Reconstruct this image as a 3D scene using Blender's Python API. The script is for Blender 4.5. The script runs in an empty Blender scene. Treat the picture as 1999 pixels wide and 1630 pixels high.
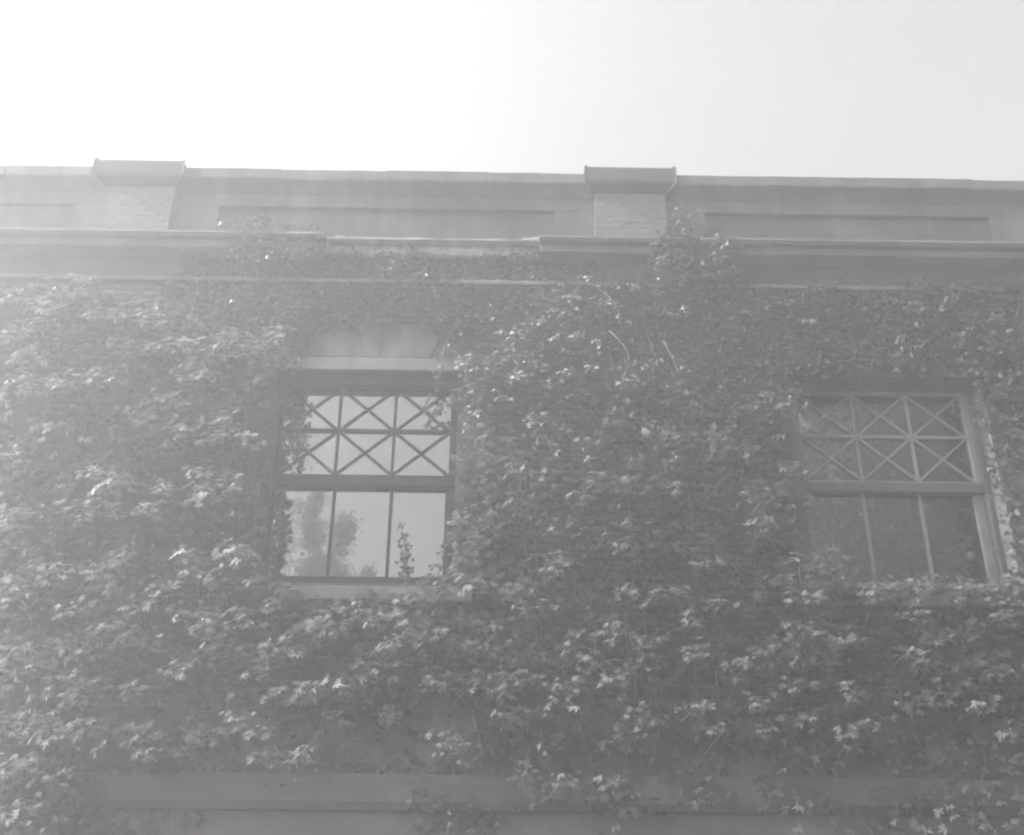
import bpy, math, random
import numpy as np
from mathutils import Matrix, Vector, noise

random.seed(7)
rng = np.random.default_rng(11)
scene = bpy.context.scene
col = scene.collection

# ------------------------------------------------------------------ camera
cam_data = bpy.data.cameras.new('camera')
cam_data.sensor_fit = 'HORIZONTAL'
cam_data.sensor_width = 36.0
cam_data.lens = 38.03
cam_data.clip_start = 0.05
cam_data.clip_end = 2000.0
cam = bpy.data.objects.new('camera', cam_data)
col.objects.link(cam)
YAW, PITCH, ROLL = 0.0113, 0.4493, 0.0077
CAM = Vector((2.3466, -10.5782, 1.6))
fw = Vector((math.sin(YAW) * math.cos(PITCH), math.cos(YAW) * math.cos(PITCH), math.sin(PITCH)))
r0 = Vector((math.cos(YAW), -math.sin(YAW), 0.0))
u0 = r0.cross(fw)
rt = math.cos(ROLL) * r0 + math.sin(ROLL) * u0
up = -math.sin(ROLL) * r0 + math.cos(ROLL) * u0
cam.matrix_world = Matrix(((rt.x, up.x, -fw.x, CAM.x), (rt.y, up.y, -fw.y, CAM.y), (rt.z, up.z, -fw.z, CAM.z), (0, 0, 0, 1)))
scene.camera = cam

# ------------------------------------------------------------------ sky, sun, exposure
SUN = Vector((-0.84, -0.15, 0.52)).normalized()          # towards the sun
world = bpy.data.worlds.new('World')
scene.world = world
world.use_nodes = True
wn, wl = world.node_tree.nodes, world.node_tree.links
sky = wn.new('ShaderNodeTexSky')
sky.sky_type = 'NISHITA'
sky.sun_disc = False
sky.sun_elevation = math.asin(SUN.z)
sky.sun_rotation = math.atan2(SUN.x, SUN.y)
sky.air_density = 1.0
sky.dust_density = 5.0
grey = wn.new('ShaderNodeRGBToBW')                       # black and white film
bg = wn['Background']
bg.inputs['Strength'].default_value = 0.15
wl.new(sky.outputs['Color'], grey.inputs['Color'])
wl.new(grey.outputs['Val'], bg.inputs['Color'])

sun_data = bpy.data.lights.new('sun', 'SUN')
sun_data.energy = 3.8
sun_data.angle = math.radians(3.0)
sun_data.color = (1.0, 0.985, 0.985)
sun = bpy.data.objects.new('sun', sun_data)
col.objects.link(sun)
sun.location = SUN * 60
sun.rotation_euler = SUN.to_track_quat('Z', 'Y').to_euler()

vs = scene.view_settings
vs.view_transform = 'Standard'
vs.look = 'None'
vs.gamma = 1.0
vs.exposure = 1.75
vs.use_curve_mapping = False
cy = scene.cycles
cy.use_denoising = True
cy.use_adaptive_sampling = True
cy.adaptive_threshold = 0.03
cy.use_light_tree = False
cy.max_bounces = 5
cy.diffuse_bounces = 2
cy.glossy_bounces = 2
cy.transmission_bounces = 3
cy.transparent_max_bounces = 6
cy.volume_bounces = 1
cy.filter_width = 2.4                                     # a soft old lens
VEIL_DENSITY = 0.027
VEIL_ANISOTROPY = 0.68

# ------------------------------------------------------------------ helpers
def link(o, parent=None):
    col.objects.link(o)
    if parent is not None:
        o.parent = parent
        o.matrix_parent_inverse = Matrix.Translation(-Vector(parent.location))
    return o

def tag(o, label=None, category=None, group=None, kind=None):
    for k, v in (('label', label), ('category', category), ('group', group), ('kind', kind)):
        if v:
            o[k] = v
    return o

def thing(name, loc, label, category, group=None):
    o = bpy.data.objects.new(name, None)
    o.empty_display_size = 0.2
    o.location = loc
    col.objects.link(o)
    return tag(o, label, category, group)

def arrays_mesh(name, verts, faces, mat=None, smooth=False, tone=None):
    """verts (n,3), faces (m,k) arrays of one polygon size"""
    me = bpy.data.meshes.new(name)
    verts = np.asarray(verts, np.float32)
    faces = np.asarray(faces, np.int32)
    m, k = faces.shape
    me.vertices.add(len(verts))
    me.vertices.foreach_set('co', verts.ravel())
    me.loops.add(m * k)
    me.loops.foreach_set('vertex_index', faces.ravel())
    me.polygons.add(m)
    me.polygons.foreach_set('loop_start', np.arange(0, m * k, k, dtype=np.int32))
    if tone is not None:
        a = me.attributes.new('tone', 'FLOAT', 'POINT')
        a.data.foreach_set('value', np.asarray(tone, np.float32))
    me.update(calc_edges=True)
    me.validate()
    if smooth:
        me.polygons.foreach_set('use_smooth', np.ones(m, bool))
    if mat:
        me.materials.append(mat)
    return me

def poly_mesh(name, verts, faces, mat, smooth=False):
    me = bpy.data.meshes.new(name)
    me.from_pydata([tuple(v) for v in verts], [], [tuple(f) for f in faces])
    me.materials.append(mat)
    if smooth:
        for p in me.polygons:
            p.use_smooth = True
    me.update()
    return me

def bevelled(o, w, seg=2):
    b = o.modifiers.new('edge', 'BEVEL')
    b.width = w
    b.segments = seg
    b.limit_method = 'ANGLE'
    return o

class MB:
    def __init__(self):
        self.v, self.f = [], []
    def box(self, x0, x1, y0, y1, z0, z1):
        n = len(self.v)
        self.v += [(x0, y0, z0), (x1, y0, z0), (x1, y1, z0), (x0, y1, z0), (x0, y0, z1), (x1, y0, z1), (x1, y1, z1), (x0, y1, z1)]
        self.f += [tuple(n + i for i in q) for q in ((0, 3, 2, 1), (4, 5, 6, 7), (0, 1, 5, 4), (1, 2, 6, 5), (2, 3, 7, 6), (3, 0, 4, 7))]
        return self
    def bar(self, a, b, w, y0, y1):
        """a straight bar in the x-z plane from a to b, width w, between depths y0 (front) and y1"""
        d = Vector((b[0] - a[0], b[1] - a[1])).normalized()
        nx, nz = -d.y * w / 2, d.x * w / 2
        n = len(self.v)
        for y in (y0, y1):
            self.v += [(a[0] - nx, y, a[1] - nz), (b[0] - nx, y, b[1] - nz), (b[0] + nx, y, b[1] + nz), (a[0] + nx, y, a[1] + nz)]
        self.f += [tuple(n + i for i in q) for q in ((0, 1, 2, 3), (7, 6, 5, 4), (4, 5, 1, 0), (5, 6, 2, 1), (6, 7, 3, 2), (7, 4, 0, 3))]
        return self
    def build(self, name, mat, parent=None, smooth=False):
        return link(bpy.data.objects.new(name, poly_mesh(name, self.v, self.f, mat, smooth)), parent)

def moulding(name, profile, x0, x1, mat, parent, jitter=0.003, step=0.12, seed=0, ragged=(0, 0)):
    """a closed (y,z) profile run along x, its arrises a little worn"""
    n = max(2, int((x1 - x0) / step) + 1)
    k = len(profile)
    v, f = [], []
    for i in range(n):
        x = x0 + (x1 - x0) * i / (n - 1)
        for j, (y, z) in enumerate(profile):
            q = Vector((x * 1.7 + seed, j * 3.1, z * 2))
            xx = x
            if i == 0 and ragged[0]:
                xx += ragged[0] * noise.noise(Vector((j * 1.3, seed, 0.5))) * 2
            if i == n - 1 and ragged[1]:
                xx += ragged[1] * noise.noise(Vector((j * 1.3, seed, 4.5))) * 2
            jt = jitter if y < -0.3 else 0
            v.append((xx, y + jt * 1.6 * noise.noise(q * 2.2), z + jt * (1.5 * noise.noise(q + Vector((9, 0, 0))) + noise.noise(q * 4))))
    for i in range(n - 1):
        for j in range(k):
            a, b = i * k + j, i * k + (j + 1) % k
            f.append((a, a + k, b + k, b))
    f.append(tuple(range(k)))
    f.append(tuple(reversed(range((n - 1) * k, n * k))))
    o = link(bpy.data.objects.new(name, poly_mesh(name, v, f, mat)), parent)
    return o

def tube(name, pts, r0_, r1_, mat, parent, sides=6):
    pts = [Vector(p) for p in pts]
    # smooth by Catmull-Rom
    fine = []
    for i in range(len(pts) - 1):
        p0, p1, p2, p3 = pts[max(i - 1, 0)], pts[i], pts[i + 1], pts[min(i + 2, len(pts) - 1)]
        for s in range(5):
            t = s / 5
            fine.append(0.5 * ((2 * p1) + (p2 - p0) * t + (2 * p0 - 5 * p1 + 4 * p2 - p3) * t * t + (3 * p1 - p0 - 3 * p2 + p3) * t ** 3))
    fine.append(pts[-1])
    v, f = [], []
    for i, p in enumerate(fine):
        d = (fine[min(i + 1, len(fine) - 1)] - fine[max(i - 1, 0)]).normalized()
        a = d.cross(Vector((0.31, 0.9, 0.17))).normalized()
        b = d.cross(a)
        r = r0_ + (r1_ - r0_) * i / (len(fine) - 1)
        r *= 1 + 0.25 * noise.noise(p * 9)
        for s in range(sides):
            an = 2 * math.pi * s / sides
            v.append(p + r * (math.cos(an) * a + math.sin(an) * b))
    for i in range(len(fine) - 1):
        for s in range(sides):
            a, b = i * sides + s, i * sides + (s + 1) % sides
            f.append((a, b, b + sides, a + sides))
    f.append(tuple(reversed(range(sides))))
    f.append(tuple(range(len(v) - sides, len(v))))
    return link(bpy.data.objects.new(name, poly_mesh(name, v, f, mat, True)), parent)

# ------------------------------------------------------------------ materials (greys: a black and white photograph)
def nodes_of(name):
    m = bpy.data.materials.new(name)
    m.use_nodes = True
    nt = m.node_tree
    return m, nt.nodes, nt.links, nt.nodes['Principled BSDF']

def stone_mat(name, lo, hi, scale=3.0, bump=0.35, rough=0.9, streak=0.0, fine=40.0):
    m, n, l, b = nodes_of(name)
    tc = n.new('ShaderNodeTexCoord')
    n1 = n.new('ShaderNodeTexNoise'); n1.inputs['Scale'].default_value = scale; n1.inputs['Detail'].default_value = 8; n1.inputs['Roughness'].default_value = 0.65
    l.new(tc.outputs['Object'], n1.inputs['Vector'])
    ramp = n.new('ShaderNodeValToRGB')
    ramp.color_ramp.elements[0].position = 0.3; ramp.color_ramp.elements[0].color = (lo, lo * 0.985, lo * 0.985, 1)
    ramp.color_ramp.elements[1].position = 0.7; ramp.color_ramp.elements[1].color = (hi, hi * 0.985, hi * 0.985, 1)
    l.new(n1.outputs['Fac'], ramp.inputs['Fac'])
    out = ramp.outputs['Color']
    if streak:
        mp = n.new('ShaderNodeMapping'); mp.inputs['Scale'].default_value = (3.2, 1.0, 0.25)
        l.new(tc.outputs['Object'], mp.inputs['Vector'])
        n2 = n.new('ShaderNodeTexNoise'); n2.inputs['Scale'].default_value = 2.2; n2.inputs['Detail'].default_value = 6
        l.new(mp.outputs['Vector'], n2.inputs['Vector'])
        r2 = n.new('ShaderNodeValToRGB')
        r2.color_ramp.elements[0].position = 0.42; r2.color_ramp.elements[0].color = (1 - streak,) * 3 + (1,)
        r2.color_ramp.elements[1].position = 0.62; r2.color_ramp.elements[1].color = (1, 1, 1, 1)
        l.new(n2.outputs['Fac'], r2.inputs['Fac'])
        mx = n.new('ShaderNodeMix'); mx.data_type = 'RGBA'; mx.blend_type = 'MULTIPLY'; mx.inputs[0].default_value = 1
        l.new(out, mx.inputs[6]); l.new(r2.outputs['Color'], mx.inputs[7])
        out = mx.outputs[2]
    l.new(out, b.inputs['Base Color'])
    b.inputs['Roughness'].default_value = rough
    b.inputs['Specular IOR Level'].default_value = 0.2
    n3 = n.new('ShaderNodeTexNoise'); n3.inputs['Scale'].default_value = fine; n3.inputs['Detail'].default_value = 6
    l.new(tc.outputs['Object'], n3.inputs['Vector'])
    bp = n.new('ShaderNodeBump'); bp.inputs['Strength'].default_value = bump; bp.inputs['Distance'].default_value = 0.01
    l.new(n3.outputs['Fac'], bp.inputs['Height']); l.new(bp.outputs['Normal'], b.inputs['Normal'])
    return m

def leaf_mat(name, lo, hi, trans=0.3, rough=0.5):
    m, n, l, b = nodes_of(name)
    at = n.new('ShaderNodeAttribute'); at.attribute_name = 'tone'
    oi = n.new('ShaderNodeObjectInfo')
    ad = n.new('ShaderNodeMath'); ad.operation = 'ADD'
    l.new(at.outputs['Fac'], ad.inputs[0]); l.new(oi.outputs['Random'], ad.inputs[1])
    fr = n.new('ShaderNodeMath'); fr.operation = 'FRACT'
    l.new(ad.outputs[0], fr.inputs[0])
    rp = n.new('ShaderNodeValToRGB')
    rp.color_ramp.elements[0].color = (lo, lo, lo * 0.97, 1)
    rp.color_ramp.elements[1].color = (hi, hi, hi * 0.97, 1)
    l.new(fr.outputs[0], rp.inputs['Fac'])
    l.new(rp.outputs['Color'], b.inputs['Base Color'])
    b.inputs['Roughness'].default_value = rough
    b.inputs['Specular IOR Level'].default_value = 0.35
    tr = n.new('ShaderNodeBsdfTranslucent')
    l.new(rp.outputs['Color'], tr.inputs['Color'])
    mx = n.new('ShaderNodeMixShader'); mx.inputs[0].default_value = trans
    l.new(b.outputs[0], mx.inputs[1]); l.new(tr.outputs[0], mx.inputs[2])
    l.new(mx.outputs[0], n['Material Output'].inputs['Surface'])
    return m

def paint_mat(name, v, rough=0.55):
    m = stone_mat(name, v * 0.8, v * 1.15, scale=6, bump=0.12, rough=rough, streak=0.2, fine=90)
    return m

def glass_mat():
    m, n, l, b = nodes_of('window_glass')
    b.inputs['Base Color'].default_value = (0.012, 0.012, 0.012, 1)
    b.inputs['Roughness'].default_value = 0.3
    g = n.new('ShaderNodeBsdfGlossy'); g.inputs['Color'].default_value = (0.9, 0.9, 0.9, 1); g.inputs['Roughness'].default_value = 0.015
    tc = n.new('ShaderNodeTexCoord')
    ns = n.new('ShaderNodeTexNoise'); ns.inputs['Scale'].default_value = 1.6; ns.inputs['Detail'].default_value = 2
    l.new(tc.outputs['Object'], ns.inputs['Vector'])
    bp = n.new('ShaderNodeBump'); bp.inputs['Strength'].default_value = 0.05; bp.inputs['Distance'].default_value = 0.02
    l.new(ns.outputs['Fac'], bp.inputs['Height']); l.new(bp.outputs['Normal'], g.inputs['Normal'])
    mx = n.new('ShaderNodeMixShader'); mx.inputs[0].default_value = GLASS_REFLECT
    l.new(b.outputs[0], mx.inputs[1]); l.new(g.outputs[0], mx.inputs[2])
    l.new(mx.outputs[0], n['Material Output'].inputs['Surface'])
    return m

GLASS_REFLECT = 0.23
M = {
    'stone': stone_mat('weathered_stone', 0.085, 0.16, 2.5, streak=0.12),
    'sill': stone_mat('lintel_stone', 0.10, 0.18, 2.5, streak=0.12),
    'frieze': stone_mat('sooty_stucco', 0.04, 0.085, 1.6, bump=0.45, streak=0.2),  # darker than the parapet stucco; also on the grey window's lintel
    'stained': stone_mat('stained_stone', 0.06, 0.15, 3.2, bump=0.45, streak=0.3),
    'plinth': stone_mat('smooth_plinth', 0.05, 0.12, 1.6, bump=0.5),
    'band': stone_mat('dull_band_stone', 0.04, 0.10, 0.9, bump=0.5),
    'cap': stone_mat('cap_stone', 0.035, 0.07, 2.0, bump=0.4),
    'stucco': stone_mat('parapet_stucco', 0.055, 0.145, 1.3, bump=0.5, streak=0.2),
    'bright_stone': stone_mat('broken_mortar', 0.18, 0.36, 5.0, bump=0.6),
    'mortar': stone_mat('mortar', 0.06, 0.11, 4.0, bump=0.6),
    'brick': stone_mat('brick', 0.06, 0.11, 2.2, bump=0.5),
    'pier_brick': stone_mat('painted_brick', 0.09, 0.17, 3.0, bump=0.5, streak=0.2),
    'dark_paint': paint_mat('dark_window_paint', 0.025),
    'pale_paint': paint_mat('grey_window_paint', 0.19),
    'frame_paint': paint_mat('weathered_frame_paint', 0.09),
    'glass': glass_mat(),
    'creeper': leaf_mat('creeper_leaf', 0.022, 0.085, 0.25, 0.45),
    'young': leaf_mat('young_creeper_leaf', 0.08, 0.33, 0.25, 0.55),  # fresh leaves are paler; sunlight on the sprays is added to the colour
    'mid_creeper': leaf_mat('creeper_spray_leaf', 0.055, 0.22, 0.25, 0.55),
    'shade_creeper': leaf_mat('dull_creeper_leaf', 0.045, 0.165, 0.25, 0.55),  # spray leaf darkened: shade on the middle and right masses is in the colour
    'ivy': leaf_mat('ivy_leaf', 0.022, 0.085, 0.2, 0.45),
    'young_ivy': leaf_mat('young_ivy_leaf', 0.12, 0.40, 0.2, 0.5),  # fresh ivy, made paler again so that glints are in the colour
    'tree_leaf': leaf_mat('tree_leaf', 0.05, 0.10, 0.25),
    'stem': stone_mat('vine_bark', 0.10, 0.20, 12, bump=0.5),
    'bark': stone_mat('tree_bark', 0.07, 0.14, 6, bump=0.8),
    'grass': stone_mat('lawn', 0.06, 0.11, 3, bump=0.8, fine=20),
    'roof': stone_mat('roof_felt', 0.07, 0.10, 3),
}
SPRAYS={
 'left':[(-2.25,7.93,0.26),(-1.43,7.57,0.29),(-1.89,7.51,0.23),(-1.01,7.19,0.26),(-0.69,7.08,0.29),(-0.48,7.23,0.23),(-0.28,7.09,0.20),(-0.10,7.09,0.23),(-0.12,6.80,0.10),(-0.79,6.84,0.29),(-2.08,6.71,0.26),(-1.73,6.75,0.23),(-1.15,6.55,0.23),(-1.32,6.36,0.20),(-1.00,6.53,0.17),(-0.47,6.28,0.23),(-0.48,6.15,0.20),(-0.90,6.20,0.17),(-0.98,6.09,0.08),(-0.17,6.07,0.17),(-1.79,6.08,0.08),(-1.68,5.73,0.17),(-1.40,5.63,0.26),(-1.49,5.55,0.20),(-0.96,5.57,0.14),(-0.64,5.74,0.14),(-0.47,5.54,0.29),(-0.30,5.51,0.17),(-1.78,5.32,0.23),(-1.48,5.37,0.20),(-1.07,5.33,0.20),(-1.44,7.10,0.20),(-2.14,6.21,0.11),(-1.62,7.18,0.17),(-1.91,4.74,0.26),(-1.29,4.84,0.20),(-1.41,4.67,0.23),(-1.26,4.52,0.11),(-0.62,4.87,0.17),(-0.59,4.72,0.07),(-0.20,4.90,0.23),(-0.03,4.83,0.17),(-0.38,4.65,0.17),(-0.78,4.55,0.17),(-1.02,4.41,0.17),(-1.60,4.36,0.20),(-2.73,7.36,0.26),(-2.63,6.64,0.26),(-2.52,5.84,0.23),(-2.29,5.25,0.26),(-2.25,4.53,0.26),(-2.54,7.00,0.23),(-2.48,7.62,0.23)],
 'below':[(-0.53,4.34,0.26),(-0.34,4.30,0.07),(0.01,4.30,0.23),(0.20,4.38,0.17),(-1.25,4.17,0.20),(-1.13,4.08,0.26),(-1.50,4.01,0.26),(-0.85,4.08,0.20),(-0.32,4.14,0.23),(-0.23,3.98,0.23),(-0.04,3.95,0.14),(-0.54,3.79,0.20),(0.19,3.83,0.17),(0.27,3.96,0.17),(0.40,3.98,0.23),(0.58,4.26,0.23),(0.71,4.36,0.17),(0.62,4.12,0.20),(0.79,4.17,0.23),(1.06,4.31,0.20),(1.26,4.31,0.20),(1.51,4.42,0.23),(1.59,4.18,0.20),(1.39,4.04,0.17),(1.71,4.09,0.17),(1.27,3.88,0.26),(0.90,3.67,0.23),(1.04,3.59,0.23),(0.64,3.62,0.20),(0.49,3.56,0.17),(0.35,3.58,0.14),(-1.50,3.63,0.29),(-1.33,3.56,0.23),(-0.96,3.61,0.17),(-1.57,3.22,0.26),(-1.26,3.30,0.20),(-0.81,3.22,0.26),(-0.72,3.04,0.14),(-0.28,3.22,0.17),(0.02,3.38,0.17),(0.34,3.04,0.17),(0.69,3.05,0.11),(-1.50,2.82,0.23),(-1.91,3.35,0.26),(-1.87,2.92,0.26),(-1.92,3.86,0.26),(-1.83,2.54,0.26)],
 'mid':[(2.53,4.59,0.14),(2.39,4.54,0.17),(2.11,4.63,0.20),(1.96,4.85,0.17),(2.21,4.28,0.17),(1.95,5.25,0.20),(2.19,5.23,0.20),(2.10,5.03,0.20),(2.51,5.76,0.17),(2.56,5.50,0.20),(2.68,5.47,0.17),(3.32,5.66,0.20),(3.69,5.67,0.20),(3.14,5.51,0.17),(3.54,5.64,0.17),(4.12,5.67,0.17),(4.94,5.53,0.14),(4.75,5.53,0.17),(3.96,6.29,0.20),(4.53,6.19,0.20),(4.15,6.13,0.17),(4.77,6.06,0.17),(2.90,5.21,0.23),(3.11,5.09,0.20),(3.33,5.17,0.20),(3.67,5.25,0.23),(3.95,5.20,0.17),(4.87,5.24,0.20),(2.94,4.89,0.20),(2.78,4.76,0.08),(3.51,5.02,0.20),(3.99,5.00,0.20),(4.13,5.00,0.17),(4.31,4.85,0.17),(4.48,4.88,0.17),(2.54,4.62,0.20),(2.73,4.40,0.17),(2.84,4.43,0.11),(2.61,4.40,0.17),(4.03,4.56,0.14),(3.82,4.54,0.17),(3.59,4.53,0.20),(4.19,4.45,0.17),(4.42,4.45,0.17),(4.18,4.28,0.17),(1.99,4.02,0.20),(2.17,4.05,0.14),(2.30,4.00,0.11),(1.82,3.71,0.26),(2.04,3.71,0.26),(2.33,3.73,0.26),(2.44,3.62,0.17),(1.95,3.14,0.26),(2.10,3.00,0.06),(2.47,3.38,0.14),(3.23,4.15,0.20),(3.46,4.15,0.20),(3.78,4.13,0.20),(3.05,4.01,0.17),(3.22,3.88,0.20),(3.70,3.95,0.20),(4.18,3.98,0.23),(2.57,3.74,0.20),(2.88,3.69,0.17),(3.06,3.72,0.17),(3.42,3.75,0.17),(3.51,3.79,0.14),(2.97,3.54,0.20),(2.75,3.47,0.17),(2.48,3.41,0.17),(4.21,3.49,0.17),(4.08,3.51,0.14),(3.65,3.40,0.23),(3.43,3.24,0.17),(4.20,3.33,0.08),(4.34,3.33,0.11),(2.83,3.19,0.17),(2.61,2.88,0.17),(2.87,2.84,0.17),(3.39,2.84,0.17),(2.26,5.96,0.17),(2.11,5.57,0.17)],
 'right':[(5.12,4.50,0.17),(5.31,4.48,0.17),(5.26,4.87,0.20),(5.47,4.70,0.20),(5.93,4.60,0.23),(4.70,3.96,0.20),(5.18,4.20,0.23),(5.64,4.18,0.20),(5.58,4.08,0.17),(6.12,4.00,0.14),(6.30,3.98,0.14),(6.45,4.18,0.23),(6.75,4.19,0.23),(4.60,3.85,0.20),(4.95,3.71,0.14),(5.06,3.67,0.11),(5.20,3.74,0.14),(5.57,3.63,0.17),(4.73,3.32,0.14),(5.10,3.43,0.26),(5.67,3.37,0.14),(5.48,3.28,0.14),(5.53,3.18,0.11),(4.73,3.58,0.20),(6.43,3.68,0.26),(6.19,3.59,0.20),(6.77,3.53,0.17),(6.97,3.90,0.23),(7.19,4.39,0.26),(6.38,4.63,0.23),(6.86,4.58,0.23),(6.24,4.38,0.20),(6.98,3.35,0.20)],
 'top':[(3.34,8.15,0.13),(2.96,7.83,0.13),(3.12,7.93,0.11),(2.56,7.47,0.13),(2.46,7.42,0.13),(2.72,7.61,0.11),(3.16,7.50,0.09),(3.04,7.74,0.08),(3.57,7.84,0.11),(3.67,7.67,0.11),(3.97,7.82,0.11),(3.80,8.08,0.13),(4.04,8.07,0.11),(4.11,7.82,0.09),(3.47,7.90,0.09),(4.75,8.08,0.11),(4.61,8.02,0.11),(4.35,8.23,0.13),(5.43,7.96,0.13),(5.21,7.84,0.11),(5.57,7.74,0.11),(5.67,7.69,0.11),(2.66,7.27,0.09),(2.46,6.92,0.17),(2.56,6.95,0.14),(2.72,7.09,0.14),(3.29,7.05,0.09),(3.08,7.28,0.11),(2.66,6.46,0.14),(2.79,6.49,0.11),(3.69,6.88,0.13),(4.18,6.90,0.14),(2.24,7.12,0.14),(2.14,6.97,0.14),(2.06,6.82,0.14),(2.38,7.19,0.13),(2.33,6.70,0.14),(2.09,6.52,0.14),(1.98,6.70,0.11),(2.89,6.89,0.14),(3.15,6.77,0.11),(3.05,7.01,0.11),(4.34,7.79,0.11),(4.54,8.19,0.11),(3.39,7.39,0.09),(2.95,7.45,0.11)],
}
OUTLINES={
 'left':[(-3.42,7.99),(-2.39,8.05),(-1.24,7.77),(-0.71,7.52),(0.08,7.19),(0.17,6.91),(0.12,6.64),(0.16,5.62),(0.07,4.57),(0.07,4.32),(-0.20,4.25),(-2.58,4.22)],
 'below':[(-2.59,4.27),(0.07,4.62),(0.54,4.50),(1.46,4.54),(1.84,4.59),(1.95,4.10),(1.92,3.77),(1.37,3.46),(0.44,3.50),(-0.29,3.47),(-0.56,3.07),(-1.12,2.93),(-1.33,2.34),(-2.16,2.33)],
 'mid':[(1.89,6.14),(2.46,6.33),(3.52,6.51),(5.43,6.60),(5.40,5.63),(5.38,4.84),(4.79,4.33),(4.51,3.29),(3.82,3.24),(3.08,3.06),(2.48,3.23),(1.92,3.58),(1.90,4.44),(1.86,4.85)],
 'right':[(5.39,4.91),(5.92,4.77),(7.72,4.86),(7.39,3.32),(6.47,3.35),(5.69,3.12),(4.51,3.29),(4.80,4.38)],
 'top':[(1.87,6.96),(2.13,7.21),(2.68,7.73),(3.19,8.23),(4.90,8.33),(5.82,7.91),(5.59,6.83),(5.45,6.53),(3.52,6.45),(2.46,6.26),(1.92,6.19)],
 'frieze':[(-1.25,8.46),(-0.80,8.78),(0.24,8.75),(0.72,8.63),(2.80,8.67),(3.38,8.68),(3.48,8.34),(3.19,8.23),(2.68,7.86),(2.18,7.46),(1.80,7.26),(1.57,7.58),(0.56,7.63),(0.26,7.24),(0.04,7.24),(-0.77,7.64),(-1.49,7.95),(-1.37,8.32)],
 'overright':[(5.13,8.15),(8.54,8.34),(8.32,7.29),(7.41,7.15),(6.65,7.26),(5.75,7.12),(5.77,7.76)],
 'tuftl':[(-0.84,8.55),(-0.76,8.78),(-0.48,8.85),(-0.07,8.81),(0.24,8.76),(0.40,8.56),(0.20,8.35),(-0.70,8.34)],
 'tuftr':[(3.89,8.41),(4.11,8.83),(4.30,9.01),(4.58,8.98),(4.86,8.84),(4.96,8.57),(4.92,8.13),(4.13,8.12)],
}

# ------------------------------------------------------------------ the ground
ground = MB()
ground.v = [(-50, -50, 0), (60, -50, 0), (60, 50, 0), (-50, 50, 0)]
ground.f = [(0, 1, 2, 3)]
tag(ground.build('ground', M['grass']), kind='structure')

# ------------------------------------------------------------------ the building
X0, X1 = -8.0, 14.0          # ends of the facade
WF = -0.30                   # face of the wall; the glass is at y = 0
OPEN = [(-0.10, 1.94, 4.70, 7.09), (5.482, 7.522, 4.70, 7.09)]
bld = thing('building', (3.0, -0.3, 0.0), 'old brick building with parapet and damaged cornice, overgrown with creeper', 'building')

w = MB()
YB = 0.35
xs = [X0]
for (a, b, c, d) in OPEN:
    xs += [a, b]
xs.append(X1)
for i in range(0, len(xs), 2):
    w.box(xs[i], xs[i + 1], WF + 0.012, YB, 0.0, 8.20)
for (a, b, c, d) in OPEN:
    w.box(a, b, WF + 0.012, YB, 0.0, c)
    w.box(a, b, WF + 0.012, YB, d, 8.20)
w.build('wall', M['mortar'], bld)
w = MB()
w.box(X0, X0 + 0.4, YB, 9.0, 0, 8.2).box(X1 - 0.4, X1, YB, 9.0, 0, 8.2).box(X0, X1, 9.0, 9.4, 0, 8.2)
w.build('rear_wall', M['mortar'], bld)
MB().box(X0, X1, YB, 9.4, 8.2, 8.5).build('roof', M['roof'], bld)
MB().box(X0 + 0.4, X1 - 0.4, 2.2, 2.3, 0, 8.2).build('inner_wall', M['roof'], bld)

# bricks: courses of the wall face, real joints
def brick_mesh(name, L, H, D, mat, seed):
    rr = random.Random(seed)
    v = []
    for sx in (0, 1):
        for sz in (0, 1):
            v.append((sx * L + rr.uniform(-.003, .003), rr.uniform(-.004, .003), sz * H + rr.uniform(-.002, .002)))
            v.append((sx * L, D, sz * H))
    # index: sx*4 + sz*2 + back
    f = [(0, 4, 6, 2), (0, 2, 3, 1), (4, 5, 7, 6), (2, 6, 7, 3), (0, 1, 5, 4)]
    return poly_mesh(name, v, f, mat)

def blocked(x0, x1, z0, z1):
    for (a, b, c, d) in OPEN:
        if x1 > a - 0.13 and x0 < b + 0.13 and z1 > c - 0.19 and z0 < d + 0.165:
            return True
        if x1 > a - 0.02 and x0 < b + 0.02 and z1 > d and z0 < d + 0.60:
            return True
    return False

BL, BH, PX, PZ = 0.213, 0.064, 0.225, 0.075
spots = []
z = 0.0
row = 0
z = 3.65
while z + BH < 8.16:
    x = -5.0 + (PX / 2 if row % 2 else 0)
    while x < 10.2:
        if not blocked(x, x + BL, z, z + BH):
            spots.append((x, z))
        x += PX
    z += PZ
    row += 1
spots.sort(key=lambda p: ((p[0] - 2.35) / 1.5) ** 2 + ((p[1] - 7.75) / 0.5) ** 2)
variants = [brick_mesh('brick', BL, BH, 0.03, M['brick'], s) for s in range(6)]
for i, (x, z) in enumerate(spots[:300]):
    o = bpy.data.objects.new('brick', variants[i % 6])
    o.location = (x, WF + random.uniform(-0.003, 0.004), z)
    link(o, bld)
rest = spots[300:]
n = len(rest)
base_v = np.array([[0, 0, 0], [BL, 0, 0], [BL, .03, 0], [0, .03, 0], [0, 0, BH], [BL, 0, BH], [BL, .03, BH], [0, .03, BH]])
base_f = np.array([(0, 1, 5, 4), (1, 2, 6, 5), (3, 0, 4, 7), (4, 5, 6, 7), (0, 3, 2, 1)])
pos = np.array([(x, WF, z) for x, z in rest]) + rng.uniform(-.004, .004, (n, 3))
V = (pos[:, None, :] + base_v[None]).reshape(-1, 3) + rng.uniform(-.0015, .0015, (n * 8, 3))
Fq = (np.arange(n)[:, None, None] * 8 + base_f[None]).reshape(-1, 4)
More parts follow.
